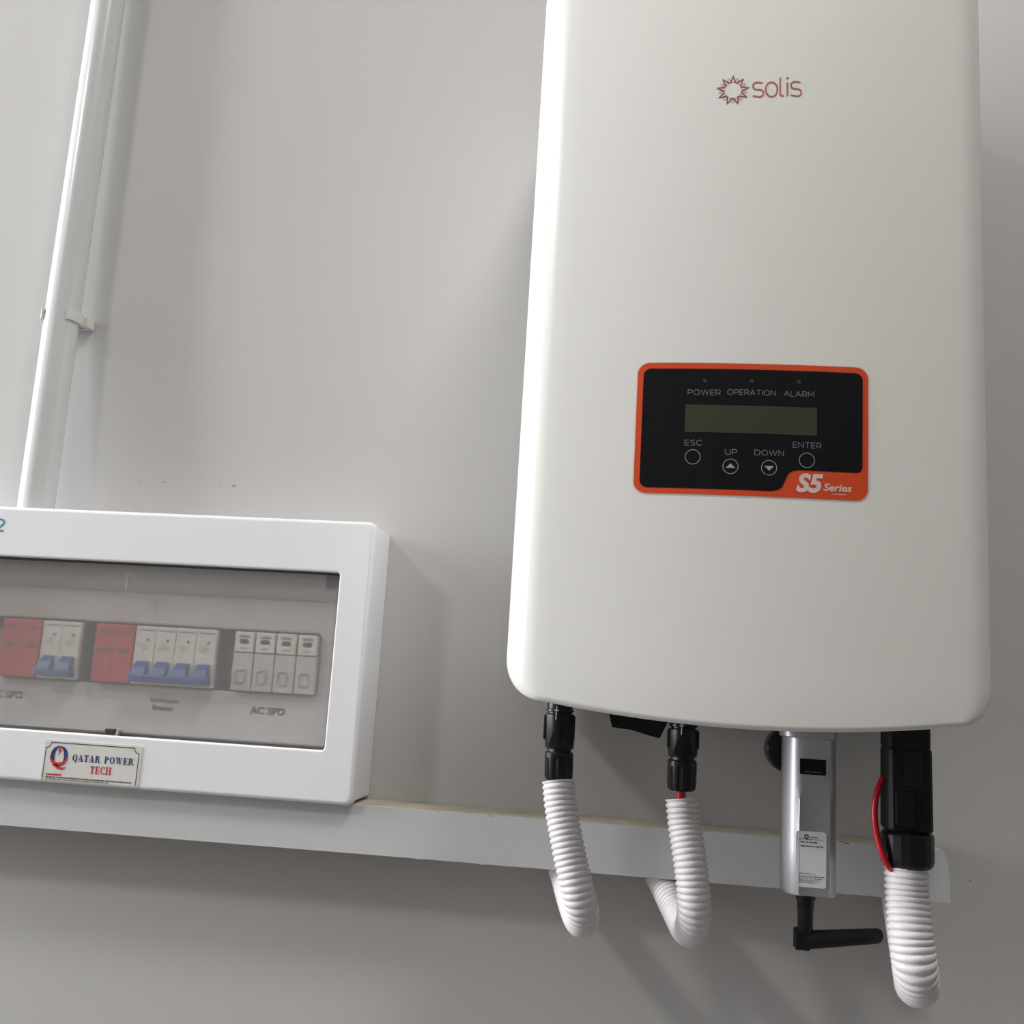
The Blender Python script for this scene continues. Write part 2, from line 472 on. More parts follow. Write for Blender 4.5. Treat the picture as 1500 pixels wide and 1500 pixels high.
clip = thing('conduit_clip', (ccl.x, 0, ccl.z - 0.005), 'small ivory open clip holding the white conduit pipe to the wall', 'clip')
def clip_ring(R_in, R_out, a0, a1, zc, h, bend):
    bm = bmesh.new(); n = 14; rings = []
    for k in range(n + 1):
        a = math.radians(a0 + (a1 - a0) * k / n)          # angle from the wall normal, + = to the right
        u = Vector((math.sin(a), -math.cos(a), 0))
        th = R_out
        c = Vector((ccl.x, ccl.y, zc))
        rings.append([c + u * R_in + Vector((0, 0, -h / 2)), c + u * th + Vector((0, 0, -h / 2)), c + u * th + Vector((0, 0, h / 2)), c + u * R_in + Vector((0, 0, h / 2))])
    return loft(bm, rings)
for s in (1, -1):
    link_mesh('arm', clip_ring(CR + .0003, CR + .0028, s * 43, s * 128, ccl.z, .0095, 0), M_clip, clip, True)
bm = Box(ccl.x - .0205, ccl.x + .0205, .0004, .0058, ccl.z - .0048 - EYE_Z, ccl.z + .0048 - EYE_Z, .0008)
box(bm, ccl.x + .0125, ccl.x + .0205, .0058, .0125, ccl.z - .0048 - EYE_Z, ccl.z + .0048 - EYE_Z, .0008)
box(bm, ccl.x - .0205, ccl.x - .0125, .0058, .0125, ccl.z - .0048 - EYE_Z, ccl.z + .0048 - EYE_Z, .0008)
link_mesh('base', bm, M_clip, clip)

# ------------------------------------------------------------------ cable trunking
TZ1, TZ0, TD = -0.0985, -0.1345, 0.050
TXL, TXR = -0.72, 0.2385
tr = thing('cable_trunking', P(-0.24, 0.025, TZ0), 'white rectangular cable trunking along the wall with dusty tan top edge', 'trunking')
bm = bmesh.new()
sec = [(.0005, TZ0 + .001), (TD - .003, TZ0 + .001), (TD - .003, TZ0 + .004), (.003, TZ0 + .004), (.003, TZ1 - .003), (TD - .003, TZ1 - .003), (TD - .003, TZ1), (.0005, TZ1)]
loft(bm, [[P(x, d, z) for d, z in sec] for x in (TXL, TXR - .003)], True, True)
link_mesh('channel', bm, M_dust, tr)
def lid_edges():
    top, bot = [], []
    chips_t = {640: 1.6, 719: 3.2, 1245: 1.5, 1010: 1.0}
    chips_b = {615: -1.2, 708: -1.6, 742: -1.0, 955: 1.2, 1240: -.8}
    for cx, amp in sorted(chips_t.items()):
        xx = bp(cx, 1200 + (cx - 740) * .07, TD)[0]
        top += [(xx - .0030, TZ1 + .0004), (xx - .0008, TZ1 + .0004 - amp * .0004), (xx + .0008, TZ1 + .0004 - amp * .0005), (xx + .0016, TZ1 + .0004)]
    for cx, amp in sorted(chips_b.items()):
        xx = bp(cx, 1266 + (cx - 740) * .08, TD)[0]
        bot += [(xx - .0060, TZ0), (xx - .001, TZ0 + amp * .0004), (xx + .0015, TZ0 + amp * .0004), (xx + .0022, TZ0)]
    return top, bot
top, bot = lid_edges()
right = [(TXR + .0020, TZ0 - .0002), (TXR + .0015, TZ0 + .010), (TXR + .0022, TZ0 + .014), (TXR + .0004, TZ0 + .020), (TXR + .0009, TZ0 + .027), (TXR - .0030, TZ1 + .0003)]
outline = [(TXL, TZ0 - .0012)] + bot + right + top[::-1] + [(TXL, TZ1 + .0004)]
bm = bmesh.new()
loft(bm, [at(outline, TD - .003), at(outline, TD)])
link_mesh('lid', bm, M_trunk, tr)
bm = Box(TXL, TXR - .002, TD - .014, TD - .003, TZ0 - .0006, TZ0 + .0006)
link_mesh('lid_lip', bm, M_trunk, tr)
# sliver of scraped edge on the lid
bm = bmesh.new(); a = bp(1236, 1234, TD); 
poly(bm, [(a[0] - .0045, a[1] + .0012), (a[0] + .004, a[1] - .0006), (a[0] + .0047, a[1] - .0011), (a[0], a[1] - .0004)])
place(bm, 'scrape', mat('brown_scuff', (0.12, 0.09, 0.07), 0.8), tr, TD, .0002)

# ------------------------------------------------------------------ distribution board
db = thing('breaker_board', P((DB['x0'] + DB['x1']) / 2, 0.03, DB['z0']), 'white breaker distribution board with smoked window door, fixed above the trunking', 'breaker box')
x0, x1, z0, z1, dd = DB['x0'], DB['x1'], DB['z0'], DB['z1'], DB['d']
ins = .0016
bm = bmesh.new()
loft(bm, [at(rr(x0 + ins, x1 - ins, z0 + ins, z1 - ins, .003), .0006), at(rr(x0 + ins, x1 - ins, z0 + ins, z1 - ins, .003), .0475),
          at(rr(x0 + ins + .002, x1 - ins - .002, z0 + ins + .002, z1 - ins - .002, .003), .0475), at(rr(x0 + ins + .002, x1 - ins - .002, z0 + ins + .002, z1 - ins - .002, .003), .004)])
link_mesh('casing', bm, M_db, db, True)
WX0, WX1, WZ0, WZ1 = -0.607, -0.2346, -0.0577, 0.0838
rings = [at(rr(x0, x1, z0, z1, .005, 6), .0490)]
rings.append(at(rr(x0, x1, z0, z1, .005, 6), dd - .003))
for k in range(1, 6):
    a = k / 5 * PI / 2; i_ = .003 * (1 - math.cos(a))
    rings.append(at(rr(x0 + i_, x1 - i_, z0 + i_, z1 - i_, .005, 6), dd - .003 + .003 * math.sin(a)))
hole = lambda e: rr(WX0 - e, WX1 + e, WZ0 - e, WZ1 + e, .003 + e, 6)
rings += [at(rr(x0 + .0036, x1 - .0036, z0 + .0036, z1 - .0036, .005, 6), dd), at(hole(.0018), dd), at(hole(.0012), dd), at(hole(.0004), dd - .0004), at(hole(0), dd - .0014), at(hole(0), .0490)]
bm = bmesh.new(); loft(bm, rings, close=True)
bm_s = bmesh.new(); sq_ = lambda e_: rr(x0 + e_, x1 - e_, z0 + e_, z1 - e_, .004, 5)
loft(bm_s, [at(sq_(.0034), .0472), at(sq_(.0034), .0492), at(sq_(.008), .0492), at(sq_(.008), .0472)], close=True)
link_mesh('seam', bm_s, M_darkgrey, db)
link_mesh('front_cover', bm, M_db, db, True, 30)
# dark grey ring filling the gap around the door
bm = bmesh.new()
g = lambda e: rr(WX0 + e, WX1 - e, WZ0 + e, WZ1 - e, .003, 6)
loft(bm, [at(g(0.0001), .0500), at(g(0.0001), .0535), at(g(.0018), .0535), at(g(.0018), .0500)], close=True)
link_mesh('gap_ring', bm, M_darkgrey, db)
# see-through door
e = .0020
bm = bmesh.new()
bm.faces.new([bm.verts.new(p) for p in at(g(e), .0520)])
door = link_mesh('door', bm, M_pane, db)
door['label'] = 'smoked clear plastic window door'
lx, lz = bp(162, 1074, .055)
link_mesh('latch', Box(lx - .0050, lx + .0045, .0523, .0562, lz - .0010, lz + .0035, .0008), M_ink, door)
bm = bmesh.new()
loft(bm, [[P(lx + a, d, lz + b) for a, b in ((-.014, -.0028), (.006, -.0028), (.0075, .0035), (.0062, .0042), (.0052, -.0012), (-.010, -.0016))] for d in (.0523, .0575)])
link_mesh('latch_lip', bm, M_clearlip, door)
for px, py in ((486, 852), (193, 853), (-150, 836)):
    hx, hz = bp(px, py, .05)
    bm = Box(hx - .0045, hx + .0045, .044, .0515, hz + .004, hz + .0065, .0004)
    box(bm, hx - .0045, hx - .0030, .044, .0515, hz - .006, hz + .004, .0003)
    if px == 486:
        box(bm, hx + .0030, hx + .0045, .044, .0515, hz - .006, hz + .004, .0003); box(bm, hx - .003, hx + .003, .044, .046, hz - .006, hz + .004)
    link_mesh('hinge', bm, M_clearlip if px != 486 else M_darkgrey, door)
# bottom rim of the door
bm = Box(WX0 + .004, WX1 - .004, .0522, .0535, WZ0 + .0022, WZ0 + .0036, .0004)
link_mesh('door_rim', bm, mat('grey_rim_plastic', (.22, .21, .20), .4), door)
# inner grey panel with the slot for the devices
PD = .0280
SX0, SX1, SZ0, SZ1 = -0.602, -0.2550, -0.0170, 0.0345
rI = lambda e_, r=.004: rr(x0 + ins + .0025 + e_, x1 - ins - .0025 - e_, z0 + ins + .0025 + e_, z1 - ins - .0025 - e_, r, 5)
raised = lambda e_: rr(-.622 + e_, -.2300 - e_, -.080 + e_, .0625 - e_, .005, 5)
slot = lambda e_: rr(SX0 - e_, SX1 + e_, SZ0 - e_, SZ1 + e_, .003, 5)
bm = bmesh.new()
loft(bm, [at(rI(0), .020), at(rI(0), .023), at(raised(0), .023), at(raised(.002), PD), at(slot(.0015), PD), at(slot(0), PD - .0012), at(slot(0), .020)], close=True)
link_mesh('inner_panel', bm, M_inner, db, True, 25)
link_mesh('back_plate', Box(x0 + .006, x1 - .006, .0045, .006, z0 + .006, z1 - .006), M_gapshade, db)
link_mesh('din_rail', Box(x0 + .012, x1 - .012, .0062, .0100, -.010, .025, .0006), M_steel, db)
# wording under the devices
def board_text(s, px0, px1, py_c, h_px, bold=.02):
    a = bp(px0, py_c, PD); b = bp(px1, py_c + (px1 - px0) * .062, PD)
    zc = (a[1] + b[1]) / 2; h = h_px * .00054
    place(font_text(bmesh.new(), s, a[0], b[0], zc - h / 2, zc + h / 2, bold=bold), 'lettering', M_ink, db, PD, .0003)
board_text('AC SPD', 366, 417, 1040, 11, .03)
board_text('DC SPD', -18, 34, 1015, 11, .02)
board_text('Grid Input', 220, 260, 1026, 8)
board_text('Breaker', 223, 254, 1036, 8)
# teal mark at the top edge of the cover
a = bp(-6, 777, dd); b = bp(7, 761, dd)
place(stroke_text(bmesh.new(), '2', a[0], b[0], a[1], b[1], .0016), 'lettering', M_teal, db, dd, .0003)

# company sticker on the lower rim
def zs(zx, zy): return bp(zx / 5.769, 1060 + zy / 5.769, dd)
tl, trr, br, bl = zs(378, 132), zs(1200, 192), zs(1168, 588), zs(342, 516)
sx0, sx1, sz1 = (tl[0] + bl[0]) / 2, (trr[0] + br[0]) / 2, (tl[1] + trr[1]) / 2
sz0 = DB['z0'] + .0028
bm = bmesh.new()
loft(bm, [at(rr(sx0, sx1, sz0, sz1, .002, 4), dd + .00005), at(rr(sx0, sx1, sz0, sz1, .002, 4), dd + .0005)])
st = link_mesh('sticker', bm, M_sticker, db); st['label'] = 'cream company sticker with notched black border'
# the sticker's lower edge is folded round the rounded rim
bm = bmesh.new(); rings = []
for k in range(6):
    a = k / 5 * math.radians(50); r1, r2 = .00305, .0035
    zc = DB['z0'] + .003; dc = dd - .003
    rings.append([P(sx0, dc + r1 * math.cos(a), zc - r1 * math.sin(a)), P(sx1, dc + r1 * math.cos(a), zc - r1 * math.sin(a)),
                  P(sx1, dc + r2 * math.cos(a), zc - r2 * math.sin(a)), P(sx0, dc + r2 * math.cos(a), zc - r2 * math.sin(a))])
loft(bm, rings); link_mesh('folded_edge', bm, M_sticker, st, True)
def U(u, v): return (sx0 + (sx1 - sx0) * u, sz1 + (sz0 - .004 - sz1) * v)
SD = dd + .0005
bm = bmesh.new(); q = .0042; bx0, bx1, bz1 = sx0 + .0018, sx1 - .0022, sz1 - .0018
ribbon(bm, [(bx0 + .0002, sz0), (bx0, sz0 + .004), (bx0, bz1 - q)] + [(bx0 + q * math.sin(t * PI / 12), bz1 - q * math.cos(t * PI / 12)) for t in range(1, 6)] + [(bx0 + q, bz1), (bx1 - q, bz1)]
       + [(bx1 - q * math.cos(t * PI / 12), bz1 - q * math.sin(t * PI / 12)) for t in range(1, 6)] + [(bx1, bz1 - q), (bx1, sz0 + .004), (bx1 - .0002, sz0)], .0006)
place(bm, 'border', M_ink, st, SD, .0002)
a, b = U(.305, .44), U(.93, .285)
place(didone(bmesh.new(), 'QATAR POWER', a[0], b[0], a[1], b[1]), 'lettering', M_navy, st, SD, .0002)
a, b = U(.50, .69), U(.715, .52)
place(didone(bmesh.new(), 'TECH', a[0], b[0], a[1], b[1]), 'lettering', M_redink, st, SD, .0002)
# round emblem: navy ring, pale tower, red bolt and swoosh
cx, cz = U(.165, .33); er = .0073
bm = bmesh.new()
o = arc(cx, cz, er, er, 200, -20, 30); i_ = arc(cx + .0002, cz - .0012, er * .55, er * 1.05, 235, -55, 30)
for k in range(30): poly(bm, [o[k], o[k + 1], i_[k + 1], i_[k]])
place(bm, 'emblem', M_navy, st, SD, .0002)
bm = bmesh.new()
o = arc(cx, cz - .0004, er * 1.08, er * 1.12, 188, 352, 24); i_ = arc(cx, cz + .0006, er * .98, er * .86, 190, 350, 24)
for k in range(24): poly(bm, [o[k], o[k + 1], i_[k + 1], i_[k]])
poly(bm, [(cx - .0055, cz - .0075), (cx - .001, cz - .0072), (cx + .0035, cz - .0098), (cx + .0075, cz - .0086), (cx + .0045, cz - .0112), (cx, cz - .0108)])
place(bm, 'emblem', M_redink, st, SD, .0004)
bm = bmesh.new()
poly(bm, [(cx + .0006, cz + .0075), (cx - .0014, cz + .0030), (cx + .0002, cz + .0034), (cx - .0012, cz - .0010)][::1] + [(cx + .0022, cz + .0042), (cx + .0008, cz + .0040), (cx + .0022, cz + .0066)])
place(bm, 'emblem', M_redink, st, SD, .0005)
def small_print(parent, mt, d, x_a, x_b, z, h, lo=.0008, hi=.003):
    bm = bmesh.new(); x = x_a
    while x < x_b:
        w = min(random.uniform(lo, hi), x_b - x); k = x
        while k < x + w:
            cw = random.uniform(.00025, .00045)
            poly(bm, [(k, z), (k + cw, z), (k + cw, z + h * random.uniform(.6, 1)), (k, z + h * random.uniform(.6, 1))]); k += cw + .00012
        x += w + .0007
    place(bm, 'small_print', mt, parent, d, .0002)
a = U(.055, .79); small_print(st, M_redink, SD, a[0], U(.215, 0)[0], a[1], .0019, .011, .012)
a = U(.055, .875); small_print(st, M_ink, SD, a[0], U(.93, 0)[0], sz0 + .0015, .0014)
small_print(st, M_ink, SD, a[0], U(.70, 0)[0], sz0 + .0002, .0008)

# ---- devices behind the window
ND = .0360          # front of the device noses
def dx(px, py): return bp(px, py, ND)[0]
DZ0, DZ1 = -.0158, .0328
def device(name, xa, xb, label, cat, group=None):
    return thing(name, P((xa + xb) / 2, .02, DZ0), label, cat, group)

def red_spd(pxa, pxb, py, label):
    xa, xb = dx(pxa, py), dx(pxb, py)
    t = device('surge_arrester', xa, xb, label, 'surge arrester', 'red surge arresters in the board')
    link_mesh('base', Box(xa + .0004, xb - .0004, .0102, .0298, DZ0 + .0004, DZ1 - .0004, .0006), M_gapshade, t)  # dark colour stands in for shade between cartridges and devices
    w = (xb - xa) / 2
    for k in range(2):
        a_ = xa + w * k + .0002; b_ = xa + w * (k + 1) - .0002
        c = link_mesh('cartridge', Box(a_, b_, .0300, ND, DZ0, DZ1, .0007), M_devred, t)
        bm = bmesh.new(); poly(bm, rr(a_ + .004, b_ - .004, DZ1 - .0240, DZ1 - .0195, .0015)); place(bm, 'indicator_window', mat('olive_indicator', (.16, .09, .05), .5), c, ND, .0002)
        bm = bmesh.new(); poly(bm, rr(a_ + .003, b_ - .003, DZ1 - .0085, DZ1 - .0045, .001)); place(bm, 'printed_mark', M_devred_d, c, ND, .0002)
    return t
red_spd(-1, 56, 950, 'red surge arrester above the DC SPD wording')
red_spd(137, 194, 950, 'red surge arrester beside the four-lever breaker')

def breaker(pxa, pxb, py, poles, label, mblue, zshift=0):
    xa, xb = dx(pxa, py), dx(pxb, py)
    t = device('circuit_breaker', xa, xb, label, 'circuit breaker')
    w = (xb - xa) / poles
    link_mesh('base', Box(xa + .0004, xb - .0004, .0102, .0308, DZ0 + .0004, DZ1 - .0004, .0006), M_gapshade, t)  # painted dark so the gaps beside the poles look shaded
    for k in range(poles):
        a_ = xa + w * k + .0003; b_ = xa + w * (k + 1) - .0003
        c = link_mesh('pole_housing', Box(a_, b_, .0310, ND, DZ0, DZ1, .0006), M_devwhite, t)
        bm = bmesh.new(); poly(bm, rr(a_ + .002, b_ - .002, DZ1 - .0040, DZ1 - .0028, .0004)); place(bm, 'printed_mark', mat('lilac_print', (.38, .36, .55), .5) if k == 0 else M_lgrey, c, ND, .0002)
        bm = bmesh.new(); disc(bm, (a_ + b_) / 2 + .002, DZ1 - .0115, .0011, 0, 12); place(bm, 'printed_mark', M_ink, c, ND, .0002)
        bm = bmesh.new()
        for q_ in range(3):
            poly(bm, [(a_ + .003, DZ1 - .016 - q_ * .0017), (b_ - .006, DZ1 - .016 - q_ * .0017), (b_ - .006, DZ1 - .0154 - q_ * .0017), (a_ + .003, DZ1 - .0154 - q_ * .0017)])
        place(bm, 'printed_mark', mat('tan_print', (.55, .52, .46), .5), c, ND, .0002)
        # lever: a wedge that flares forward towards its foot
        m_ = (a_ + b_) / 2; hw = w * .31
        bm = bmesh.new()
        loft(bm, [[P(m_ - hw * .9, ND, .0035), P(m_ + hw * .9, ND, .0035), P(m_ + hw * .9, ND + .0015, .0035), P(m_ - hw * .9, ND + .0015, .0035)],
                  [P(m_ - hw, ND, -.0025), P(m_ + hw, ND, -.0025), P(m_ + hw, ND + .0060, -.0015), P(m_ - hw, ND + .0060, -.0015)],
                  [P(m_ - hw, ND, -.0075), P(m_ + hw, ND, -.0075), P(m_ + hw, ND + .0085, -.0075), P(m_ - hw, ND + .0085, -.0075)]])
        link_mesh('lever', bm, mblue, t)
    bm = Box(xa + .0010, xb - .0010, ND + .0002, ND + .0090, -.0135, -.0077, .0010)
    link_mesh('lever_bar', bm, mblue, t)
    return t
breaker(58, 115, 955, 2, 'white two-pole circuit breaker with pale blue levers', M_blue2)
breaker(195, 315, 960, 4, 'white four-pole circuit breaker with deep blue levers', M_blue)

xa, xb = dx(339, 968), dx(463, 976)
t = device('surge_arrester', xa, xb, 'white four-pole surge arrester with black indicator windows above the AC SPD wording', 'surge arrester')
link_mesh('base', Box(xa + .0004, xb - .0004, .0102, .0298, DZ0 + .0004, DZ1 - .0004, .0006), M_gapshade, t)  # painted dark, reads as shade in the gaps between cartridges
w = (xb - xa) / 4
for k in range(4):
    a_ = xa + w * k + .0006; b_ = xa + w * (k + 1) - .0006; m_ = (a_ + b_) / 2
    c = link_mesh('cartridge', Box(a_, b_, .0300, ND - .0010, DZ0, DZ1 - .0175, .0007), M_devgrey, t)
    bm = bmesh.new()
    o = lambda e_: rr(a_ + .0030 + e_, b_ - .0050 - e_, DZ0 + .0055 + e_, DZ0 + .0175 - e_, .002, 4)
    loft(bm, [at(o(0), ND - .0010), at(o(.0004), ND - .0002), at(o(.0010), ND - .0002), at(o(.0014), ND - .0010)], close=True)
    link_mesh('moulded_rim', bm, M_lgrey, c, True)
    h = link_mesh('head', Box(a_ + .0005, b_ - .0005, .0300, ND, DZ1 - .0170, DZ1, .0008), M_devwhite, t)
    bm = bmesh.new(); poly(bm, rr(m_ - .0040, m_ + .0040, DZ1 - .0100, DZ1 - .0062, .0018)); place(bm, 'indicator_window', M_ink, h, ND, .0002)
    bm = bmesh.new(); poly(bm, rr(m_ - .0045, m_ + .0045, DZ1 - .0050, DZ1 - .0028, .0010)); place(bm, 'printed_mark', mat('mid_grey_print', (.30, .28, .28), .5), h, ND, .0002)
    bm = bmesh.new(); poly(bm, rr(m_ - .0030, m_ + .0030, DZ1 - .0142, DZ1 - .0132, .0003)); place(bm, 'printed_mark', M_lgrey, h, ND, .0002)

# ------------------------------------------------------------------ inverter
IX0, IX1 = -0.0815, 0.2308
IXC, IHW = (IX0 + IX1) / 2, (IX1 - IX0) / 2
ITOP = 0.546
def zbot(x): return -0.0165 + 0.0125 * ((x - IXC) / 0.15) ** 2
def DF(x): return 0.2050 - 0.0150 * ((x - IXC) / IHW) ** 2
inv = thing('solar_inverter', P(IXC, 0.1, -.0165), 'large warm white wall-mounted solar inverter with orange-framed black display panel', 'inverter')
r = .027
half = []
for k in range(25):
    x = IX0 + r + (IX1 - IX0 - 2 * r) * k / 24
    half.append((x, zbot(x)))
zb = zbot(IX0 + r)
bl_c = [(IX0 + r - r * math.sin(a * PI / 18), zb + r - r * math.cos(a * PI / 18)) for a in range(9, 0, -1)]
br_c = [(IX1 - r + r * math.sin(a * PI / 18), zb + r - r * math.cos(a * PI / 18)) for a in range(1, 10)]
lower = bl_c + half + br_c
zmid = (ITOP - .0165) / 2
upper = [(x, 2 * zmid - z) for x, z in lower[::-1]]
nS = 12
sideR = [(IX1, lower[-1][1] + (upper[0][1] - lower[-1][1]) * k / nS) for k in range(1, nS)]
sideL = [(IX0, upper[-1][1] + (lower[0][1] - upper[-1][1]) * k / nS) for k in range(1, nS)]
OUT = lower + sideR + upper + sideL
n = len(OUT); NRM = []
for i in range(n):
    a, b = OUT[(i - 1) % n], OUT[(i + 1) % n]
    tx_, tz_ = b[0] - a[0], b[1] - a[1]; l = math.hypot(tx_, tz_); NRM.append((tz_ / l, -tx_ / l))
def inv_ring(phi, rx=.022, rz=.0035):
    out = []
    for (x, z), (nx, nz) in zip(OUT, NRM):
        k = 1 - math.cos(phi)
        xx = x - nx * rx * k; zz = z - nz * rz * k
        rd = nx * nx * .022 + nz * nz * .0035
        out.append(P(xx, DF(xx) - rd * (1 - math.sin(phi)), zz))
    return out
rings = [[P(IXC + (x - IXC) * .985, .040, zmid + (z - zmid) * .995) for x, z in OUT], [P(x, .043, z) for x, z in OUT]]
for k in range(0, 10): rings.append(inv_ring(k / 9 * PI / 2))
last = rings[-1]
for k in range(1, 13):
    s = 1 - k / 12.0 * .985
    ring = []
    for p in last:
        xx = IXC + (p.x - IXC) * s; zz = zmid + (p.z - EYE_Z - zmid) * s
        ring.append(P(xx, DF(xx), zz))
    rings.append(ring)
bm = bmesh.new(); loft(bm, rings)
link_mesh('front_cover', bm, M_inv, inv, True, 50)
link_mesh('rear_chassis', Box(IX0 + .020, IX1 - .020, .0006, .0398, .020, ITOP - .020, .002), M_alu, inv)

# brand logo
def zl(zx, zy): return bp(1030 + zx / 8.8235, 90 + zy / 8.8235, .2045)
c0 = zl(384, 378); sp = zl(384, 200)[1] - c0[1]
for tip, base, mt_, wdt, off, nm in ((1.02, .62, M_logo_d, .00078, 0, 'sun_emblem'), (.93, .60, M_logo_p, .00040, 20, 'sun_emblem')):
    bm = bmesh.new(); pts = []
    for k in range(9):
        a = 90 + off - k * 40
        for da, rd in ((-14, base * .93), (-6, .80 * tip), (0, tip), (5, .80 * tip), (13, base)):
            an = math.radians(a - da); pts.append((c0[0] + sp * rd * math.cos(an), c0[1] + sp * rd * math.sin(an)))
    ribbon(bm, pts, wdt, closed=True)
    place(bm, nm, mt_, inv, DF, .0003 if off == 0 else .0002)
bm = bmesh.new()
zz = lambda pts: [zl(*p) for p in pts]
def zarc(cx, cy, rx, ry, a0, a1, n=16): return zz([(cx + rx * math.cos(math.radians(a0 + (a1 - a0) * i / n)), cy - ry * math.sin(math.radians(a0 + (a1 - a0) * i / n))) for i in range(n + 1)])
WL = .0011
def s_let(l, r_, t_, b_):
    m_ = (t_ + b_) / 2; c = (l + r_) / 2; q_ = (b_ - t_) / 4
    return zz([(r_ - 15, t_ + 8), (c, t_)]) + zarc(l + q_ * 1.1, t_ + q_, q_, q_, 90, 270, 8) + zz([(c, m_)]) + zarc(r_ - q_ * 1.1, b_ - q_, q_, q_, 90, -90, 8) + zz([(c, b_), (l, b_ - 12)])
ribbon(bm, s_let(638, 782, 278, 464), WL)
ribbon(bm, zarc(882, 368, 76, 94, 0, 345, 23), WL, closed=True)
ribbon(bm, zz([(995, 215), (995, 420)]) + zarc(1025, 420, 30, 30, 180, 270, 6) + zz([(1042, 450)]), WL)
ribbon(bm, zz([(1088, 272), (1088, 450)]), WL)
ribbon(bm, s_let(1130, 1272, 266, 450), WL)
d0 = zl(1090, 220); disc(bm, d0[0], d0[1], .00085, 0, 14)
place(bm, 'lettering', M_logo, inv, DF, .00025)

# display panel
def zq(zx, zy): return bp(910 + zx / 3.846, 510 + zy / 3.846, DF(.0732))
PXL, PXR, PZB, PZT = -0.0012, 0.1478, 0.1306, 0.2192
bm = bmesh.new(); poly(bm, rr(PXL - .0008, PXR + .0008, PZB - .0008, PZT + .0008, .0088, 8))
rim = place(bm, 'panel_recess', mat('pale_panel_edge', (.74, .70, .66), .4), inv, DF, .0002)
bm = bmesh.new(); poly(bm, rr(PXL, PXR, PZB, PZT, .0080, 8))
pan = place(bm, 'display_panel', M_orange, inv, DF, .0004); pan['label'] = 'orange display panel with black centre'
BX0, BX1, BZ0, BZ1 = PXL + .0039, PXR - .0036, PZB + .0038, PZT - .0040
cutz = zq(1200, 694)[1]
k1 = zq(985, 695)[0]; k2 = zq(860, 800)[0]
pts = arc(BX0 + .005, BZ1 - .005, .005, .005, 180, 90, 6) + arc(BX1 - .005, BZ1 - .005, .005, .005, 90, 0, 6) + arc(BX1 - .004, cutz + .004, .004, .004, 0, -90, 6)
pts += [(k1 + .001, cutz), (k1 - .0025, cutz - .0009), (k1 - .0048, cutz - .0026), (k2 + .0050, BZ0 + .0028), (k2 + .0026, BZ0 + .0010), (k2 - .001, BZ0)]
pts += arc(BX0 + .005, BZ0 + .005, .005, .005, 270, 180, 6)
bm = bmesh.new(); poly(bm, pts)
blk = place(bm, 'black_face', M_panelblack, pan, DF, .0006)
a, b = zq(357, 473), zq(1105, 340)
bm = bmesh.new(); poly(bm, rr(a[0], b[0], a[1] + .0003, b[1] + .0004, .0004, 3)); place(bm, 'lcd_screen', M_lcd, pan, DF, .0008)
for zx, zy in ((472, 184), (735, 186), (1000, 190)):
    c = zq(zx, zy); bm = bmesh.new(); disc(bm, c[0], c[1], .0014, 0, 20); place(bm, 'indicator_light', M_led, pan, DF, .0008)
for s_, l, r_, t_, b_ in (('POWER', 377, 558, 233, 265), ('OPERATION', 599, 869, 235, 268), ('ALARM', 917, 1086, 242, 276), ('ESC', 360, 453, 516, 548),
                          ('UP', 586, 651, 570, 602), ('DOWN', 752, 914, 575, 608), ('ENTER', 968, 1127, 531, 563)):
    mid = zq((l + r_) / 2, (t_ + b_) / 2); h = .0034
    place(stroke_text(bmesh.new(), s_, zq(l, t_)[0], zq(r_, t_)[0], mid[1] - h / 2, mid[1] + h / 2, .00042), 'lettering', M_grey, pan, DF, .0008)
for zx, zy, arrow in ((403, 612, 0), (615, 667, 1), (832, 675, -1), (1046, 632, 0)):
    c = zq(zx, zy)
    bm = bmesh.new(); disc(bm, c[0], c[1], .0050, 0, 40, .00462)
    btn = place(bm, 'button', M_lgrey, pan, DF, .0008)
    if arrow:
        bm = bmesh.new(); s_ = arrow
        poly(bm, [(c[0] - .0031, c[1] - s_ * .0011), (c[0] + .0031, c[1] - s_ * .0011), (c[0], c[1] + s_ * .0020)]); place(bm, 'arrow', M_lgrey, btn, DF, .0009)
a, b = zq(985, 812), zq(1140, 708)
place(font_text(bmesh.new(), 'S5', a[0], b[0], a[1], b[1], shear=.22, bold=.045), 'lettering', M_pinkwhite, pan, DF, .0006)
a, b = zq(1140, 803), zq(1302, 766)
place(font_text(bmesh.new(), 'Series', a[0], b[0], a[1], b[1], shear=.2, bold=.025), 'lettering', M_pinkwhite, pan, DF, .0006)
a = zq(1145, 822); small_print(pan, M_pinkwhite, DF(.13) + .0005, a[0], zq(1272, 0)[0], a[1], .0007)

# DC switch knob and port cap under the inverter
def strip(bm, pts, d0, d1): return loft(bm, [[PX(x, y, d0) for x, y in pts], [PX(x, y, d0) + Vector((0, -(d1 - d0), 0)) for x, y in pts]])
bm = strip(bmesh.new(), [(891, 1036), (982, 1046), (975, 1060), (965, 1080), (950, 1076), (925, 1068), (897, 1064)], .085, .105)
k = link_mesh('switch_knob', bm, M_blackm, inv); k['label'] = 'black rotary isolator knob'
c = PX(1152, 1097, .080)
bm = bmesh.new()
loft(bm, [[c + Vector((math.cos(a * PI / 14) * rad, -dy, math.sin(a * PI / 14) * rad)) for a in range(28)] for rad, dy in ((.0155, 0), (.0165, .002), (.0165, .018), (.015, .020))])
k = link_mesh('port_cap', bm, M_black, inv, True); k['label'] = 'round black port cap'
link_mesh('port_neck', Box(c.x - .008, c.x + .008, .083, .098, c.z - EYE_Z + .010, zbot(c.x) + .0005), M_black, inv)

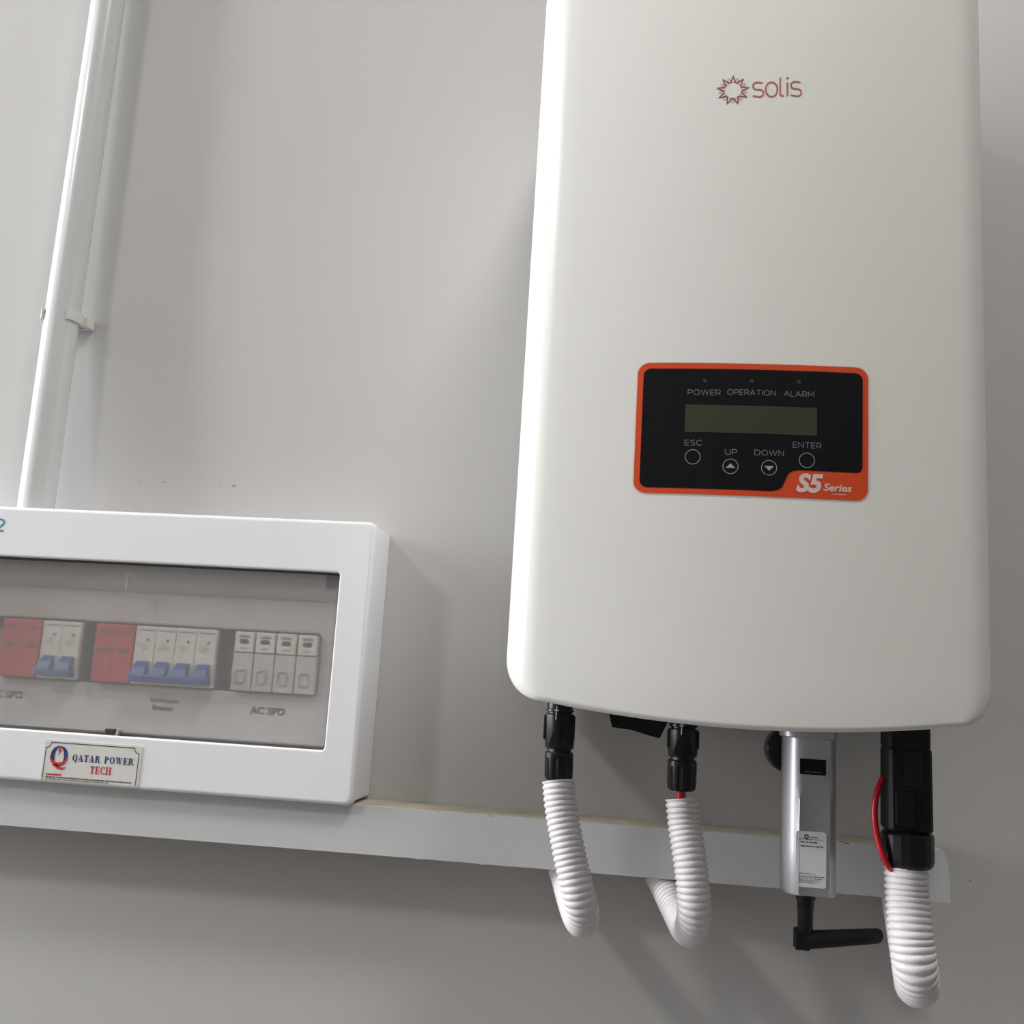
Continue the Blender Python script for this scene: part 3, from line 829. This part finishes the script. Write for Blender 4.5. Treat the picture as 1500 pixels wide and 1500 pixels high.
# ------------------------------------------------------------------ solar plug connectors
CD = .110
def mc4(name, pxc_top, pxc_bot, ys, label, cable):
    """ys: px rows of body top, groove, body end, nut top, nut end"""
    y_b0, y_g, y_b1, y_n0, y_n1 = ys
    xt, _ = bp(pxc_top, y_b0, CD); xb_, zb_ = bp(pxc_bot, y_n1, CD)
    ztop = zbot(xt) + .0008
    def A(py):
        z = bp(pxc_bot, py, CD)[1]; f = (ztop - z) / (ztop - zb_)
        return P(xt + (xb_ - xt) * f, CD, z)
    t = thing(name, P(xb_, CD, zb_), label, 'connector', 'solar plug connectors under the inverter')
    top = P(xt, CD, ztop)
    R_ = .0098
    sq = lambda kk, c_: 1 + .07 * abs(math.cos(2 * (2 * PI * kk / 32)))
    bm = lathe(bmesh.new(), [(top, R_ * .95), (A(y_g - 4), R_ * .95), (A(y_g - 3), R_ * 1.02), (A(y_g), R_ * 1.02), (A(y_g + 1), R_ * .88), (A(y_g + 3), R_ * .88)], 32)
    link_mesh('socket', bm, M_black, t, True)
    yb = y_g + 3
    bm = lathe(bmesh.new(), [(A(yb), R_ * .95), (A(yb + 2), R_ * 1.03), (A(y_b1 - 4), R_ * 1.0), (A(y_b1), R_ * .95), (A(y_b1 + 1), R_ * .82), (A(y_n0 - .3), R_ * .82)], 32, sq)
    body = link_mesh('body', bm, M_black, t, True)
    # locking tabs on both sides
    for s in (-1, 1):
        a_ = A(y_g + 6); b_ = A(y_b1 - 12)
        bm = Box(a_.x + s * R_ * 1.02 - .0012, a_.x + s * R_ * 1.02 + .0012, CD - .004, CD + .004, b_.z - EYE_Z, a_.z - EYE_Z, .0006)
        link_mesh('locking_tab', bm, M_black, t)
    # curved shoulder on the front of the body
    a_ = A(y_b1 - 24); b_ = A(y_b1 - 3)
    bm = bmesh.new()
    loft(bm, [[b_ + Vector((x_ * R_, -R_ * (.98 + .10 * math.sqrt(max(0, 1 - (x_ / .8) ** 2))), 0)) for x_ in (-.75, -.4, 0, .4, .75)] + [b_ + Vector((.75 * R_, -.5 * R_, 0)), b_ + Vector((-.75 * R_, -.5 * R_, 0))],
              [a_ + Vector((x_ * R_ * .6, -R_ * 1.0, (0 if abs(x_) > .5 else .002))) for x_ in (-.75, -.4, 0, .4, .75)] + [a_ + Vector((.45 * R_, -.5 * R_, 0)), a_ + Vector((-.45 * R_, -.5 * R_, 0))]])
    link_mesh('shoulder', bm, M_blackm, t, True)
    rib = lambda kk, c_: 1.0 if kk % 4 in (0, 1) else .93
    nz_ = [(A(y_n0), R_ * .98), (A(y_n0 + 2), R_ * 1.05), (A(y_n0 + 8), R_ * 1.05)]
    bm = lathe(bmesh.new(), nz_ + [(A(y_n0 + 9), R_ * 1.05)], 48)
    nut = link_mesh('nut', bm, M_black, t, True)
    bm = lathe(bmesh.new(), [(A(y_n0 + 9), R_ * 1.05), (A(y_n1 - 7), R_ * 1.03), (A(y_n1 - 2), R_ * .97), (A(y_n1), R_ * .82)], 48, rib)
    link_mesh('grip_ribs', bm, M_black, nut, True, 25)
    # printed arrow
    bm = bmesh.new(); a_ = A(y_g - 8); b_ = A(y_g + 12); x_ = a_.x - .0018
    ribbon(bm, [(x_, a_.z - EYE_Z), (x_ - .0002, b_.z - EYE_Z)], .0007); ribbon(bm, [(x_ - .0016, A(y_g - 1).z - EYE_Z), (x_, A(y_g - 3.5).z - EYE_Z), (x_ + .0016, A(y_g - 1).z - EYE_Z)], .0006)
    place(bm, 'printed_mark', M_label, t, CD + R_ * 1.12, .0002)
    if cable:
        p0 = A(y_n1 - 2); p1 = A(y_n1 + 12)
        bm = sweep(bmesh.new(), [p0.lerp(p1 + Vector((0, 0, -.008)), k / 6) for k in range(7)], .0034, 16)
        w_ = link_mesh('cable', bm, M_red, t, True); w_['label'] = 'short red cable'
    return t
mc4('plug_connector', 821, 818, (1026, 1042, 1096, 1101, 1143), 'black solar plug connector running straight into its white corrugated hose', False)
mc4('plug_connector', 1001.5, 998, (1054, 1064, 1108, 1113, 1158), 'black solar plug connector with red cable showing below its nut', True)

# ------------------------------------------------------------------ corrugated hoses
def hose(pts, rad, label, start_open, pitch=.0040):
    wp = [PX(x, y, d) for x, y, d in pts]
    path = catmull(wp, pitch / 6)
    f = lambda s: rad * (1.035 - .11 * (0.5 - 0.5 * math.cos(2 * PI * s / pitch)) ** 2.5)
    bm = sweep(bmesh.new(), path, f, 24, cap=not start_open)
    o = link_mesh('corrugated_hose', bm, M_corr, None, True, 80)
    if start_open:
        sm = o.modifiers.new('wall_thickness', 'SOLIDIFY'); sm.thickness = .0008; sm.offset = -1
    return tag(o, label, 'hose', 'white corrugated hoses under the inverter')
def under_trunk(px, d):
    # pixel on the underside of the trunking at depth d
    lo, hi = 1200.0, 1330.0
    for _ in range(40):
        mid = (lo + hi) / 2
        if bp(px, mid, d)[1] > TZ0 - .0018: lo = mid
        else: hi = mid
    return (px, lo, d)
HR = .0114
hose([(818, 1144, .110), (822, 1185, .113), (833, 1245, .118), (845, 1300, .121), (852, 1332, .116), (852, 1348, .100), (845, 1337, .075), (836, 1310, .050), (829, 1285, .034), under_trunk(824, .026)],
     HR, 'white corrugated hose hanging from the plug connector without visible cable', True)
hose([(999, 1170, .110), (1003, 1210, .112), (1012, 1270, .118), (1017, 1325, .118), (1015, 1352, .108), (1008, 1362, .090), (997, 1343, .066), (983, 1315, .046), (973, 1295, .034), under_trunk(966, .026)],
     HR, 'white corrugated hose with red cable entering its open top', True)
hose([(1327, 1270, .120), (1329, 1310, .121), (1334, 1370, .126), (1340, 1415, .126), (1343, 1438, .114), (1342, 1440, .096), (1337, 1410, .070), (1330, 1370, .048), (1324, 1335, .034), under_trunk(1320, .026)],
     .0141, 'thick white corrugated hose under the big black plug', True, .0042)

# ------------------------------------------------------------------ big AC plug
AD = .120
def ax(px, py): return bp(px, py, AD)
acx = (ax(1291, 1100)[0] + ax(1361, 1100)[0]) / 2
zt = zbot(acx) + .0006; zs_ = [ax(1327, y)[1] for y in (1094, 1098, 1212, 1219, 1258, 1270)]
ac = thing('power_plug', P(acx + .001, AD, zs_[5]), 'big black multi-part power plug hanging under the inverter beside the silver stick', 'plug')
def octring(cx, z, hw, hd, ch, dx_=0):
    pts = [(hw, -hd + ch), (hw, hd - ch), (hw - ch, hd), (-hw + ch, hd), (-hw, hd - ch), (-hw, -hd + ch), (-hw + ch, -hd), (hw - ch, -hd)]
    return [P(cx + a, AD + b, z) for a, b in pts]
bm = bmesh.new(); loft(bm, [octring(acx, zt, .0136, .0130, .0016), octring(acx, zs_[0], .0136, .0130, .0016)]); link_mesh('socket', bm, M_blackm, ac)
bm = bmesh.new(); loft(bm, [octring(acx + .0003, zs_[0], .0130, .0125, .002), octring(acx + .0003, zs_[1], .0140, .0135, .002), octring(acx + .0006, zs_[2], .0143, .0138, .0024), octring(acx + .0006, zs_[2] - .002, .0132, .0125, .0024)])
bd = link_mesh('body', bm, M_blackm, ac)
bm = Box(acx - .0100, acx + .0025, AD + .0134, AD + .0150, zs_[2] + .002, ax(1327, 1158)[1], .0008); link_mesh('grip_plate', bm, M_blackm, bd)
bm = Box(acx - .0050, acx + .0080, AD + .0134, AD + .0146, ax(1327, 1150)[1], ax(1327, 1100)[1], .0008); link_mesh('latch_tab', bm, M_black, bd)
bm = bmesh.new()
seq = [(zs_[3] + .0012, .0140), (zs_[3], .0162), (zs_[3] - .0015, .0172), (zs_[4], .0173), (zs_[4] - .003, .0166), (zs_[5], .0146)]
loft(bm, [[P(acx + .0010 + rr_ * math.cos(2 * PI * (k + .5) / 20), AD + rr_ * math.sin(2 * PI * (k + .5) / 20), z) for k in range(20)] for z, rr_ in seq])
link_mesh('nut', bm, M_black, ac)
bm = sweep(bmesh.new(), catmull([PX(1293, 1140, .121), PX(1285, 1160, .124), PX(1281, 1190, .126), PX(1285, 1225, .128), PX(1294, 1254, .131), PX(1302, 1269, .129), PX(1309, 1277, .122)], .002), .0021, 12)
tag(link_mesh('red_wire', bm, M_red, None, True), 'thin red wire bowing out beside the big black plug', 'wire')

# ------------------------------------------------------------------ silver data stick with antenna
GD = .112
def gx(px, py): return bp(px, py, GD)
sl, sr = gx(1146, 1200)[0], gx(1221, 1200)[0]; scx = (sl + sr) / 2; hw = (sr - sl) / 2
zb_ = gx(1183, 1307)[1]; zc1 = gx(1185, 1081)[1]; ztop = zbot(scx) + .0006
stk = thing('data_stick', P(scx, GD, zb_), 'silver data logging stick with black folding antenna plugged under the inverter', 'data logger')
bm = bmesh.new()
def srr(hw_, hd_, r_, z): return [P(scx + x, GD + y, z) for x, y in rr(-hw_, hw_, -hd_, hd_, r_, 6)]
loft(bm, [srr(hw + .0015, .0165, .012, ztop), srr(hw + .0024, .0172, .012, ztop - .0012), srr(hw + .0024, .0172, .012, zc1 + .0008), srr(hw + .0012, .016, .012, zc1)])
link_mesh('collar', bm, M_silver, stk, True, 40)
# body cross section: rounded left side, flat front facet, chamfered right edge
def sect(z, s=1.0, waist=0.0, left=0.0):
    h = hw * s
    f = .0160 * s
    pts = [(-h, -.010), (-h, -.002)] + [(-h + .011 - .011 * math.cos(a), -.002 + (f + .002) * math.sin(a)) for a in [k * PI / 2 / 7 for k in range(1, 7)]]
    pts += [(-h + .011 - left, f), (-h + .013 - left, f - waist), (h - .0060, f - waist), (h - .0052, f - .0004), (h - .001, f - .004), (h, f - .006), (h, -.010), (h - .004, -.015), (-h + .004, -.015)]
    return [P(scx + a, GD + b, z) for a, b in pts]
zz_ = lambda y: gx(1183, y)[1]
rings = [sect(zc1 + .0002), sect(zz_(1128), 1, 0.0), sect(zz_(1150), 1, .0003, .0008), sect(zz_(1168), 1, .0005, .0020), sect(zz_(1240), 1, .0005, .0022), sect(zz_(1302), 1, .0005, .0022), sect(zz_(1307), .97, .0005, .0022)]
bm = bmesh.new(); loft(bm, rings); link_mesh('body', bm, M_silver, stk, True, 25)
fd = GD + .0160
a, b = bp(1171.5, 1135, fd), bp(1210, 1112, fd)
bm = bmesh.new(); loft(bm, [at(rr(a[0], b[0], a[1] + .0006, b[1] - .0006, .0006, 3), fd + .00005), at(rr(a[0], b[0], a[1] + .0006, b[1] - .0006, .0006, 3), fd + .0004)])
w_ = link_mesh('status_window', bm, M_panelblack, stk)
small_print(w_, M_grey, fd + .0004, a[0] + .003, b[0] - .003, a[1] + .0022, .0007, .003, .0045)
ld = fd - .0005
a, b = bp(1165, 1300, ld), bp(1210.5, 1219, ld)
lx0, lx1, lz0, lz1 = a[0], b[0], a[1] + .0008, b[1] - .0004
bm = bmesh.new(); loft(bm, [at(rr(lx0, lx1, lz0, lz1, .0015, 4), ld + .00005), at(rr(lx0, lx1, lz0, lz1, .0015, 4), ld + .0004)])
lab = link_mesh('label', bm, M_label, stk); lab['label'] = 'white printed paper label'
ld += .0004; lw = lx1 - lx0; lh = lz1 - lz0
lp = lambda u, v: (lx0 + lw * u, lz1 - lh * v)
bm = bmesh.new(); c = lp(.34, .095); 
ribbon(bm, [(c[0] + (.00105 if k % 2 else .0014) * math.cos(k * PI / 9), c[1] + (.00105 if k % 2 else .0014) * math.sin(k * PI / 9)) for k in range(18)], .0005, closed=True)
a, b = lp(.08, .137), lp(.88, .145); poly(bm, [(a[0], b[1]), (b[0], b[1]), (b[0], a[1]), (a[0], a[1])])
place(bm, 'emblem', M_ink, lab, ld, .0002)
a = lp(.48, .115); small_print(lab, M_grey, ld, a[0], lp(.70, 0)[0], a[1], .0010, .004, .005)
for v, u0, u1, h_, mt_ in ((.205, .15, .68, .0011, M_ink), (.275, .16, .88, .0010, M_ink), (.765, .12, .66, .0007, M_grey), (.815, .1, .92, .0007, M_ink), (.85, .1, .86, .0006, M_ink), (.885, .1, .80, .0006, M_ink), (.92, .1, .68, .0006, M_ink)):
    a = lp(u0, v); small_print(lab, mt_, ld, a[0], lp(u1, 0)[0], a[1], h_)
# antenna
ant_c = gx(1180, 1310)
bm = bmesh.new()
Zp = lambda y: gx(1180, y)[1]
axp = lambda y: P(ant_c[0], GD, Zp(y))
lathe(bm, [(P(ant_c[0], GD, zb_), .0066), (axp(1317), .0066), (axp(1319), .0058), (axp(1331), .0056), (axp(1332), .0053), (axp(1366), .0051), (axp(1367), .0040)], 24)
an = link_mesh('antenna', bm, M_black, stk, True)
h0 = PX(1174, 1377, GD); h1 = PX(1288, 1371, GD)
bm = bmesh.new()
for s in (-1, 1):
    box(bm, h0.x - .0048, h0.x + .0050, GD + s * .0038 - .0014, GD + s * .0038 + .0014, h0.z - EYE_Z - .0058, h0.z - EYE_Z + .0075, .0010)
link_mesh('hinge', bm, M_black, an)
bm = bmesh.new()
seg = 20; rings = []
L = (h1 - h0)
for t_, r_ in ((-.02, .0030), (.0, .0052), (.1, .0062), (.35, .0058), (.7, .0053), (.97, .0050), (1.02, .0040), (1.045, .0020)):
    c = h0 + L * t_
    rings.append([c + Vector((0, math.cos(2 * PI * k / seg) * r_, math.sin(2 * PI * k / seg) * r_)) for k in range(seg)])
loft(bm, rings); link_mesh('antenna_rod', bm, M_blackm, an, True, 50)
